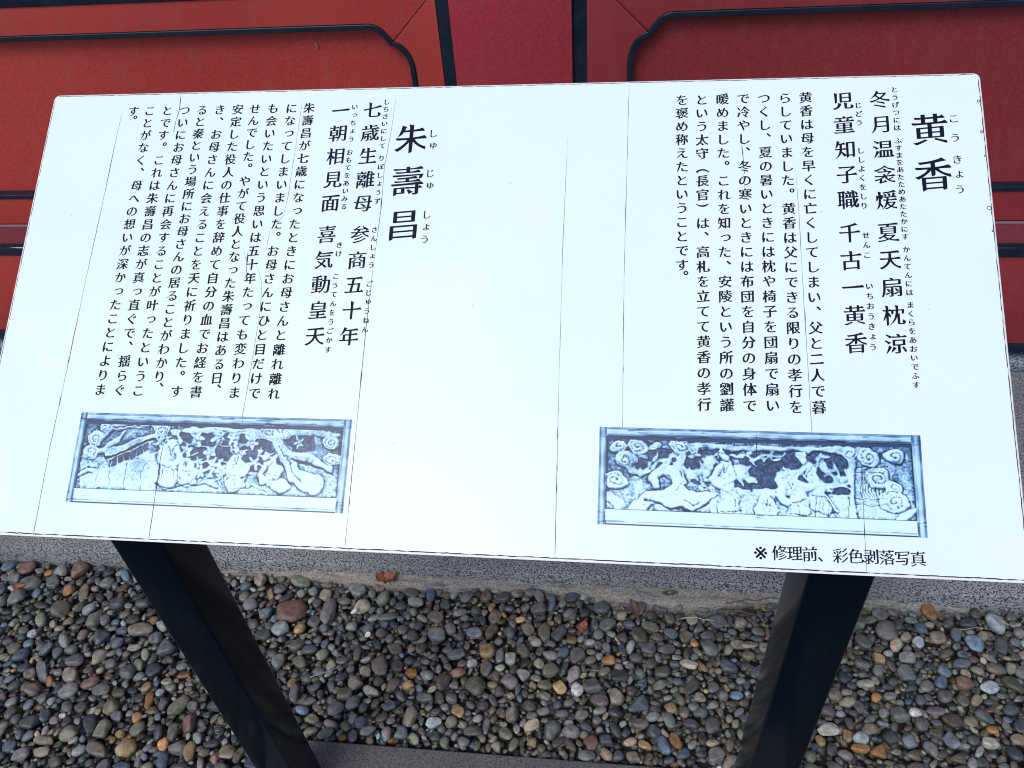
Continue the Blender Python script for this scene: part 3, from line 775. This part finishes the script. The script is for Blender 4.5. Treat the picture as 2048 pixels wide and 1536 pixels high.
# legs: square steel tubes, tops cut to the slope of the board
def leg(x0, x1, y0=.5254, y1=.5927):
    r = .0035; V = []; F = []; prof = []
    for cx, cy, a in ((x1 - r, y0 + r, -90), (x1 - r, y1 - r, 0), (x0 + r, y1 - r, 90), (x0 + r, y0 + r, 180)):
        for i in range(5): t = R(a + 90 * i / 4); prof.append((cx + r * math.cos(t), cy + r * math.sin(t)))
    k = len(prof)
    top = lambda y: P0.z - .0115 + (y - P0.y) * math.tan(TILT)
    for x, y in prof: V.append((x, y, -.05))
    for x, y in prof: V.append((x, y, top(y) - .002))
    for i in range(k): F.append((i, (i + 1) % k, k + (i + 1) % k, k + i))
    F.append(tuple(range(k, 2 * k)))
    o = mesh_obj('leg', V, F, M_LEG, sign, True); o.data.set_sharp_from_angle(angle=R(40)); return o
leg(-.5760, -.5117); leg(.2116, .2785)
slab('under_frame_rail', [(60, 70), (1140, 70), (1140, 110), (60, 110)], -24, -4.3, M_LEG, sign, 1)
slab('under_frame_rail', [(60, 400), (1140, 400), (1140, 440), (60, 440)], -24, -4.3, M_LEG, sign, 1)
for u in (150, 1046): slab('bracket_arm', [(u - 34, 112), (u + 34, 112), (u + 34, 398), (u - 34, 398)], -30, -4.3, M_LEG, sign, 1)

# ---------------------------------------------------------------- pebbles
KEY = {'g': (0.135, 0.145, 0.14), 'd': (0.062, 0.074, 0.08), 's': (0.078, 0.1, 0.12), 'l': (0.075, 0.11, 0.155), 'b': (0.14, 0.125, 0.1), 'r': (0.165, 0.095, 0.075), 'p': (0.14, 0.13, 0.13), 'o': (0.14, 0.15, 0.11), 't': (0.23, 0.2, 0.14), 'y': (0.3, 0.22, 0.105), 'n': (0.3, 0.155, 0.06), 'c': (0.38, 0.38, 0.3), 'w': (0.3, 0.34, 0.35), 'v': (0.105, 0.095, 0.105)}
PLACED = '''-1.312 0.951 24.1 17.0 3 g;-1.324 0.914 19.0 18.0 3 g;-1.354 0.959 15.8 14.4 3 g;-1.260 0.958 14.7 19.4 47 g;-1.176 0.939 24.5 10.8 110 t;-1.202 0.889 18.9 20.4 54 b;-0.995 0.852 26.9 14.6 3 b;-1.115 0.875 19.5 17.1 88 o;-1.073 0.829 19.8 16.5 87 s;-1.089 0.871 16.9 10.6 117 g;-0.954 0.837 15.5 13.0 3 g;-1.213 0.940 13.1 12.3 3 n;-1.214 1.016 23.5 18.8 63 r;-1.345 0.991 19.7 19.1 3 r;-1.164 0.745 26.3 11.1 120 g;-1.189 0.740 13.1 12.8 3 b;-0.980 0.757 16.1 15.7 3 d;-1.023 0.771 11.9 10.3 3 p;-0.839 0.692 21.9 17.0 68 o;-0.828 0.642 18.5 11.4 93 b;-0.803 0.662 20.0 12.9 103 r;-0.903 0.642 14.3 13.4 40 o;-0.908 0.605 18.9 17.5 40 y;-0.961 0.594 23.3 12.5 160 b;-1.076 0.604 19.2 9.1 4 t;-1.069 0.583 16.0 9.9 4 t;-1.130 0.640 18.6 13.7 4 d;-0.823 0.585 15.8 11.8 114 l;-0.901 0.570 17.5 11.1 4 l;-0.780 0.607 18.9 11.5 103 y;-0.807 0.612 17.7 13.2 4 p;-0.709 0.613 15.5 13.8 4 t;-0.683 0.610 17.7 8.8 89 o;-0.809 0.694 12.3 11.1 4 g;-0.955 0.663 13.3 11.3 4 g;-1.130 0.687 12.7 12.1 4 g;-0.904 0.700 18.4 7.4 100 n;-1.041 0.852 14.6 9.8 3 l;-0.681 0.996 24.2 13.9 162 o;-0.674 0.919 31.9 25.8 15 r;-0.593 0.921 28.6 17.8 101 p;-0.775 0.931 16.9 13.5 3 g;-0.740 0.963 16.9 7.9 120 y;-0.359 0.923 17.2 14.7 3 b;-0.380 0.991 28.0 9.5 93 l;-0.361 0.998 22.1 8.3 99 g;-0.483 0.962 21.2 14.2 63 o;-0.462 0.920 22.2 9.4 15 o;-0.455 0.807 24.0 15.9 112 b;-0.480 0.792 12.3 11.8 3 t;-0.385 0.796 13.2 11.2 3 n;-0.432 0.845 15.7 11.8 3 b;-0.460 0.753 17.1 10.2 164 c;-0.612 0.734 19.4 10.4 107 g;-0.511 0.742 16.1 13.8 4 o;-0.518 0.710 17.5 12.3 31 p;-0.369 0.703 20.5 13.0 91 t;-0.324 0.697 16.4 11.0 4 w;-0.416 0.725 13.2 9.9 25 l;-0.526 0.660 15.7 9.6 20 g;-0.562 0.687 13.8 10.4 4 t;-0.279 0.722 12.6 11.2 4 y;-0.288 0.702 12.5 11.0 4 b;-0.220 0.699 14.6 8.9 97 g;-0.314 0.671 12.4 9.8 4 d;-0.235 0.814 16.3 12.2 97 b;-0.211 0.849 19.0 9.5 96 g;-0.232 0.935 17.2 12.6 69 b;-1.233 0.828 12.4 9.7 29 w;-0.529 0.778 14.5 9.7 26 s;-0.124 0.903 20.9 13.5 94 b;-0.161 0.909 14.6 13.1 3 b;-0.054 0.854 18.7 15.0 92 p;-0.096 0.902 18.8 13.1 56 d;-0.114 0.976 21.0 8.0 89 s;-0.075 0.950 14.7 13.4 3 p;0.074 0.972 18.2 11.6 89 b;0.147 0.995 25.7 11.9 119 o;0.229 0.952 20.0 14.5 14 g;0.209 0.919 15.1 11.8 3 v;0.136 0.917 15.9 11.9 148 s;0.245 0.852 18.4 13.5 148 s;0.116 0.833 16.6 14.9 3 g;-0.105 0.818 17.3 14.7 35 o;0.110 0.803 17.5 8.2 34 o;0.069 0.760 24.7 14.3 29 s;-0.008 0.764 17.3 14.1 4 p;-0.042 0.734 14.2 11.0 4 g;0.122 0.737 17.4 11.0 118 g;0.130 0.759 12.2 10.2 4 y;0.163 0.732 13.0 12.6 4 d;0.134 0.697 15.9 10.3 118 n;0.066 0.723 18.6 10.8 4 b;-0.060 0.699 16.8 12.4 4 p;-0.020 0.683 15.1 11.5 81 r;0.008 0.688 12.9 11.3 4 s;0.113 0.684 16.5 12.6 130 l;0.148 0.673 15.3 9.5 37 l;-0.028 0.657 15.5 9.3 4 g;0.058 0.662 13.6 10.6 4 t;0.008 0.852 14.0 10.2 3 n;-0.083 0.863 13.9 9.9 51 l;0.035 0.876 13.1 7.2 103 l;-0.130 0.673 10.2 8.7 4 y;-0.173 0.725 16.8 12.5 95 b;0.053 0.883 13.5 9.4 89 w;0.779 0.982 18.8 21.0 3 w;0.566 0.951 22.4 19.7 3 p;0.658 1.008 18.6 14.6 102 n;0.774 0.931 19.8 11.8 71 d;0.579 0.859 17.4 14.4 105 g;0.536 0.893 13.0 11.0 158 y;0.498 0.833 15.8 8.9 3 c;0.411 0.736 19.8 12.3 9 c;0.550 0.778 17.1 15.9 4 g;0.446 0.732 12.5 8.7 78 y;0.462 0.706 16.7 8.7 4 n;0.496 0.704 16.6 13.1 4 n;0.520 0.733 14.1 13.6 120 d;0.698 0.783 17.5 10.4 152 g;0.726 0.844 17.7 12.3 14 w;0.555 0.702 14.7 11.3 4 b;0.668 0.813 15.1 10.8 97 o;0.615 0.789 16.3 10.8 14 v;0.477 0.787 13.2 9.3 78 p;0.458 0.795 16.2 9.5 23 t;0.694 0.734 14.7 11.7 4 c;0.743 0.745 12.1 11.0 4 t;0.603 0.746 12.3 9.1 4 b;0.671 0.772 13.3 9.7 14 t;0.621 0.932 11.5 11.9 3 w;0.633 0.961 10.7 11.1 3 l;0.697 0.953 14.6 10.6 81 s;0.688 0.888 16.5 11.1 9 s;0.642 0.848 12.9 13.0 3 l;0.530 0.864 13.1 10.5 77 p;0.403 0.752 10.0 6.4 4 g;0.045 0.988 11.6 10.3 3 s;0.256 1.026 16.3 11.4 14 d;0.289 0.902 16.8 9.4 3 t;0.269 0.903 16.8 9.5 3 o'''
def shape(seed, sub):
    """one river pebble: a sphere squashed, lumped and rubbed flat on a few sides"""
    q = random.Random(seed); bm = bmesh.new(); bmesh.ops.create_icosphere(bm, subdivisions=sub, radius=1)
    off = Vector((q.random() * 90, q.random() * 90, q.random() * 90))
    planes = [(Vector((q.gauss(0, 1), q.gauss(0, 1), q.gauss(0, .6))).normalized(), q.uniform(.60, .86)) for _ in range(q.choice((2, 3, 4, 6)))]
    planes.append((Vector((q.gauss(0, .2), q.gauss(0, .2), 1)).normalized(), q.uniform(.6, .85)))
    e = q.uniform(.82, 1.0)
    for v in bm.verts:
        p = v.co.copy(); p = Vector([math.copysign(abs(c) ** e, c) for c in p])
        p *= 1 + .20 * noise.noise(p * 1.1 + off) + .06 * noise.noise(p * 2.8 + off)
        for n, d in planes:
            k = p.dot(n) - d
            if k > 0: p -= n * k * .82
        v.co = p
    bm.verts.ensure_lookup_table()
    mx = max(abs(v.co.x) for v in bm.verts); my = max(abs(v.co.y) for v in bm.verts)
    V = np.array([(v.co.x / mx, v.co.y / my, v.co.z) for v in bm.verts]); F = np.array([[v.index for v in f.verts] for f in bm.faces]); bm.free()
    return V, F
N_SH = 20
SH = {s: [shape(100 + i, s) for i in range(N_SH)] for s in (1, 2, 3)}
def in_view(x, y):
    return .50 < y < 1.03 and -1.18 - (y - .55) * .628 < x < .78 + (y - .695) * .343
FOOT = (-.632, .349, .652)
def blocked(x, y, a):
    if FOOT[0] - a * .6 < x < FOOT[1] + a * .6 and y < FOOT[2] + a * .55: return True
    if y > 1.012 - a * .75: return True
    return False
grid = {}; CELL = .03
stones = []                     # x, y, a, b, angle, colour, shape index
def clash(x, y, a, b, t, tol):
    gx, gy = int(x // CELL), int(y // CELL)
    for i in range(gx - 2, gx + 3):
        for j in range(gy - 2, gy + 3):
            for k in grid.get((i, j), ()):
                X, Y, A, B, T = stones[k][:5]
                dx, dy = X - x, Y - y; d = math.hypot(dx, dy)
                if d > a + A: continue
                if d < 1e-6: return True
                th = math.atan2(dy, dx)
                r1 = a * b / math.hypot(b * math.cos(th - t), a * math.sin(th - t)); r2 = A * B / math.hypot(B * math.cos(th - T), A * math.sin(th - T))
                if d < (r1 + r2) * tol: return True
    return False
def put(x, y, a, b, t, c):
    stones.append((x, y, a, b, t, c, rnd.randrange(N_SH))); grid.setdefault((int(x // CELL), int(y // CELL)), []).append(len(stones) - 1)
for row in PLACED.split(';'):
    x, y, a, b, t, c = row.split(); x, y, a, b, t = float(x), float(y), float(a) / 1000, float(b) / 1000, R(float(t))
    if a < b: a, b, t = b, a, t + math.pi / 2
    if y > 1.008 - b * .6: y = 1.008 - b * .6
    k = rnd.uniform(.8, 1.35); put(x, y, a * 1.03, b * 1.03, t, tuple(q * k * w for q, w in zip(KEY[c], (.97, 1, 1.06))))
n_placed = len(stones)
def colour():
    k = rnd.random()
    c = KEY['g'] if k < .28 else KEY['s'] if k < .37 else KEY['d'] if k < .49 else KEY['b'] if k < .64 else KEY['o'] if k < .76 else KEY['p'] if k < .82 else KEY['l'] if k < .85 else KEY['v'] if k < .875 else KEY['t'] if k < .935 else KEY['y'] if k < .958 else KEY['n'] if k < .966 else KEY['r'] if k < .985 else KEY['c'] if k < .993 else KEY['w']
    f = rnd.uniform(.50, 1.42) if rnd.random() < .76 else rnd.uniform(1.4, 2.3); return tuple(min(.6, q * f * w) for q, w in zip(c, (.98, 1.0, 1.03)))
X0, X1, Y0, Y1 = -2.0, 1.7, .12, 1.012
for lo, hi, tries, tol in ((.0150, .021, 2000, .95), (.0115, .0155, 8000, .93), (.0084, .0118, 22000, .93), (.0060, .0088, 26000, .92), (.0038, .0060, 32000, .95)):
    for _ in range(tries):
        x, y = rnd.uniform(X0, X1), rnd.uniform(Y0, Y1)
        if lo < .008 and not (.42 < y and -1.7 < x < 1.3): continue
        a = rnd.uniform(lo, hi); b = a * rnd.uniform(.52, .95); t = rnd.uniform(0, math.pi)
        if rnd.random() < .35: t = rnd.gauss(.3, .5)
        if blocked(x, y, a) or clash(x, y, a, b, t, tol): continue
        put(x, y, a, b, t, colour())
CAMP = Vector((0, 0, 1.5))
def seen_size(s): return s[2] * s[3] / (Vector((s[0], s[1], 0)) - CAMP).length ** 2
hidden_by_board = lambda x, y: False
visible = [i for i, s in enumerate(stones) if in_view(s[0], s[1])]
visible.sort(key=lambda i: -seen_size(stones[i]))
single = set(range(n_placed)) | set(visible[:max(0, 300 - n_placed)])
if len(single) < 300:
    for i in visible:
        if len(single) >= 300: break
        single.add(i)
shared = []
for V, F in SH[3]:
    me = bpy.data.meshes.new('pebble'); me.from_pydata(V.tolist(), [], F.tolist()); me.shade_smooth(); me.materials.append(M_PEB); shared.append(me)
def pose(s, q):
    x, y, a, b, t, c, k = s
    h = b * q.uniform(.55, .90)
    z = h * .22 + q.uniform(-.0035, .0045) + (.002 if a > .016 else 0)
    rot = Matrix.Rotation(t, 3, 'Z') @ Matrix.Rotation(q.gauss(0, .16), 3, 'X') @ Matrix.Rotation(q.gauss(0, .14), 3, 'Y')
    return Vector((x, y, z)), rot, Vector((a * 1.04, b * 1.04, h))
bulk = {1: [], 2: []}
for i, s in enumerate(stones):
    q = random.Random(i); loc, rot, scl = pose(s, q)
    if i in single:
        o = bpy.data.objects.new('pebble', shared[s[6]]); COL.objects.link(o); o.parent = gravel_bed
        o.matrix_local = Matrix.Translation(loc) @ rot.to_4x4() @ Matrix.Diagonal((*scl, 1)); o.color = (*s[5], 1)
    else:
        vis = in_view(s[0], s[1]); bulk[2 if vis and s[2] > .0058 else 1].append((s[6], s[5], loc, rot, scl))
# the stones underneath that show through the gaps
g = .0135; yy = .46
while yy < 1.02:
    xx = -1.62
    while xx < 1.0:
        x, y = xx + rnd.uniform(-.006, .006), yy + rnd.uniform(-.006, .006)
        if in_view(x, y) or rnd.random() < .35:
            if not (FOOT[0] < x < FOOT[1] and y < FOOT[2]):
                a = rnd.uniform(.006, .011); b = a * rnd.uniform(.6, .95)
                rot = Matrix.Rotation(rnd.uniform(0, 3.14), 3, 'Z') @ Matrix.Rotation(rnd.gauss(0, .3), 3, 'X')
                bulk[1].append((rnd.randrange(N_SH), colour(), Vector((x, y, rnd.uniform(-.0185, -.012))), rot, Vector((a, b, b * .7))))
        xx += g
    yy += g
vs, fs, cs = [], [], []; nv = 0
for sub in (1, 2):
    for k, c, loc, rot, scl in bulk[sub]:
        V, F = SH[sub][k]; W = (V * np.array(scl)) @ np.array(rot).T + np.array(loc)
        vs.append(W); fs.append(F + nv); cs.append(np.tile(np.array([*c, 1.], np.float32), (len(V), 1))); nv += len(V)
vs = np.concatenate(vs); fs = np.concatenate(fs).astype(np.int32); cs = np.concatenate(cs).astype(np.float32)
me = bpy.data.meshes.new('gravel'); me.vertices.add(len(vs)); me.vertices.foreach_set('co', vs.astype(np.float32).reshape(-1))
me.loops.add(len(fs) * 3); me.loops.foreach_set('vertex_index', fs.reshape(-1))
me.polygons.add(len(fs)); me.polygons.foreach_set('loop_start', np.arange(0, len(fs) * 3, 3, dtype=np.int32))
me.update(calc_edges=True); me.validate()
at = me.color_attributes.new('stone_colour', 'FLOAT_COLOR', 'POINT'); at.data.foreach_set('color', cs.reshape(-1))
me.shade_smooth(); me.materials.append(M_PEBS)
gr = bpy.data.objects.new('gravel', me); COL.objects.link(gr); gr.parent = gravel_bed; gr['kind'] = 'stuff'
print('stones', len(stones), 'visible', len(visible), 'tris', len(fs))

# ---------------------------------------------------------------- leaves, twigs and other small litter
def tagged(o, label, cat, group=None):
    o['label'] = label; o['category'] = cat
    if group: o['group'] = group
    return o
def leaf(x, y, z, L, W, ang, col, label, curl=.5, lobes=0, seed=1):
    q = random.Random(seed); nx, ny = 14, 8; V = []; F = []
    c, s = math.cos(ang), math.sin(ang)
    for i in range(nx + 1):
        t = i / nx; w = W * math.sin(math.pi * min(max(t, .02), .98)) ** .7 * (1 + (.45 * math.sin(t * lobes * math.pi * 2) if lobes else 0))
        for j in range(ny + 1):
            k = j / ny * 2 - 1; px = (t - .5) * L * 2; py = w * k * (1 + .1 * q.uniform(-1, 1))
            pz = curl * W * (k * k) * .8 + .25 * L * (t - .5) ** 2 * 4 * curl + .10 * W * noise.noise(Vector((t * 5, k * 2, seed))) * 2
            V.append((x + px * c - py * s, y + px * s + py * c, z + pz))
    for i in range(nx):
        for j in range(ny): a = i * (ny + 1) + j; F.append((a, a + ny + 1, a + ny + 2, a + 1))
    m = mat('dry_leaf', col, .7); n = N(m); p = n.pos()
    n.base(n.ramp(n.noise(p, 130, 4), [(.3, tuple(q * .5 for q in col)), (.6, col), (.8, tuple(min(1, q * 1.4) for q in col))])); n.bump(n.noise(p, 260, 3), .5, .002)
    o = mesh_obj('fallen_leaf', V, F, m, None, True); tagged(o, label, 'leaf')
    sm = o.modifiers.new('thickness', 'SOLIDIFY'); sm.thickness = .0004
    return o
leaf(-.480, 1.003, .020, .023, .017, .3, (.34, .12, .07), 'crumpled reddish brown dead leaf against the granite edge', .9, 3, 5)
leaf(-.046, .912, .016, .016, .008, 1.1, (.38, .12, .06), 'small orange red dead leaf on the pebbles between the legs', .7, 0, 9)
leaf(.060, .965, .013, .022, .008, 1.9, (.16, .10, .09), 'narrow dull purple brown leaf near the granite edge', .6, 0, 12)
leaf(.135, 1.004, .020, .016, .006, .1, (.05, .10, .03), 'small dark green leaf at the mortar ledge', .5, 0, 14)
leaf(-1.325, .935, .016, .014, .007, .2, (.36, .12, .05), 'small rusty leaf scrap at the far left of the gravel', .6, 1, 22)
M_TWIG = mat('dry_twig', (.13, .085, .065), .8); M_PALE = mat('pale_twig', (.5, .47, .38), .7)
def twig(pts, r, m, label, group=None):
    f = []
    for a, b in zip(pts[:-1], pts[1:]):
        a, b = Vector(a), Vector(b)
        for i in range(4): f.append(a.lerp(b, i / 4) + Vector((rnd.gauss(0, .0008), rnd.gauss(0, .0008), rnd.gauss(0, .0006))))
    f.append(Vector(pts[-1])); o = tube('twig', f, r, r * .45, m, None, 5); tagged(o, label, 'twig', group); return o
G1 = 'dry twigs gathered beside the right leg'
TW = ['leftmost thin brown twig of the heap beside the right leg', 'brown twig of the heap lying nearest the right leg', 'brown twig of the heap that touches the mortar ledge', 'longest brown twig of the heap beside the right leg', 'shortest brown twig of the heap beside the right leg', 'lowest brown twig of the heap beside the right leg', 'upper brown twig of the heap, close to the granite', 'brown twig in the middle of the heap beside the right leg', 'brown twig crossing over the others beside the right leg']
for k in range(9):
    a = rnd.uniform(-.5, .35); x = rnd.uniform(.21, .33); y = rnd.uniform(.965, 1.0); L = rnd.uniform(.04, .085)
    twig([(x, y, .017), (x + L * .5 * math.cos(a), y + L * .5 * math.sin(a) * .5, .024), (x + L * math.cos(a), min(1.008, y + L * math.sin(a) * .6), .018)], rnd.uniform(.0008, .0015), M_TWIG, TW[k], G1)
twig([(-.075, .935, .016), (-.055, .962, .024), (-.025, .985, .017)], .0014, M_TWIG, 'single brown forked twig above the orange red leaf')
twig([(.785, .985, .016), (.80, .965, .022), (.815, .968, .022), (.835, .992, .018)], .0010, M_PALE, 'white bent straw on the pebbles at the far right')
twig([(.70, .955, .017), (.735, .962, .020), (.765, .958, .017)], .0010, mat('lilac_straw', (.30, .25, .28), .8), 'frayed lilac grey straw beside the smooth grey stone')
twig([(-.585, .765, .016), (-.555, .775, .023), (-.53, .79, .017)], .0013, mat('grey_straw', (.30, .28, .30), .8), 'frayed grey strip lying right of the left leg')
twig([(.155, .945, .018), (.185, .948, .022), (.225, .944, .018)], .0012, M_PALE, 'straight pale straw near the twig heap')
def disc():
    V = []; F = []; k = 20; c = (-.4914, .8672, .0165)
    for r, z in ((.0005, .0012), (.0022, .0004), (.0040, .0016), (.0058, .0022), (.0066, .0008), (.0060, -.0006)):
        for i in range(k): a = i * 2 * math.pi / k; V.append((c[0] + r * math.cos(a), c[1] + r * math.sin(a), c[2] + z + r * .1 * math.cos(a)))
    for j in range(5):
        for i in range(k): a = j * k + i; b = j * k + (i + 1) % k; F.append((a, b, b + k, a + k))
    F.append(tuple(range(k))[::-1]); F.append(tuple(range(5 * k, 6 * k)))
    tagged(mesh_obj('shell_disc', V, F, mat('pale_shell', (.72, .74, .66), .35), None, True), 'round white shell like disc with a hollow middle', 'shell')
disc()
def chip(x, y, z, r, col, label, seed, cat='chip'):
    V, F = shape(seed, 2); P = (V * np.array((r, r * .6, r * .35))) @ np.array(Matrix.Rotation(seed, 3, 'Z')).T + np.array((x, y, z))
    tagged(mesh_obj('stone_chip', P.tolist(), F.tolist(), mat('chip_surface', col, .4), None, False), label, cat)
chip(-.534, .918, .020, .0085, (.66, .68, .70), 'sharp bright white stone chip above the shell disc', 7)
chip(-.4216, .660, .012, .006, (.25, .62, .72), 'tiny turquoise scrap beside the concrete footing', 8, 'scrap')
chip(-1.345, .826, .017, .009, (.66, .66, .62), 'bright white pebble fragment at the far left', 3)
# the husk stuck to the left panel
V, F = shape(31, 3); P = V * np.array((.0032, .0028, .0078)); P = P @ np.array(Matrix.Rotation(R(-18), 3, 'Y')).T + np.array((-.680, 1.8272, .8925))
tagged(mesh_obj('insect_husk', P.tolist(), F.tolist(), mat('dry_husk', (.20, .15, .13), .8), None, True), 'small grey brown husk clinging to the red panel above the board', 'husk')
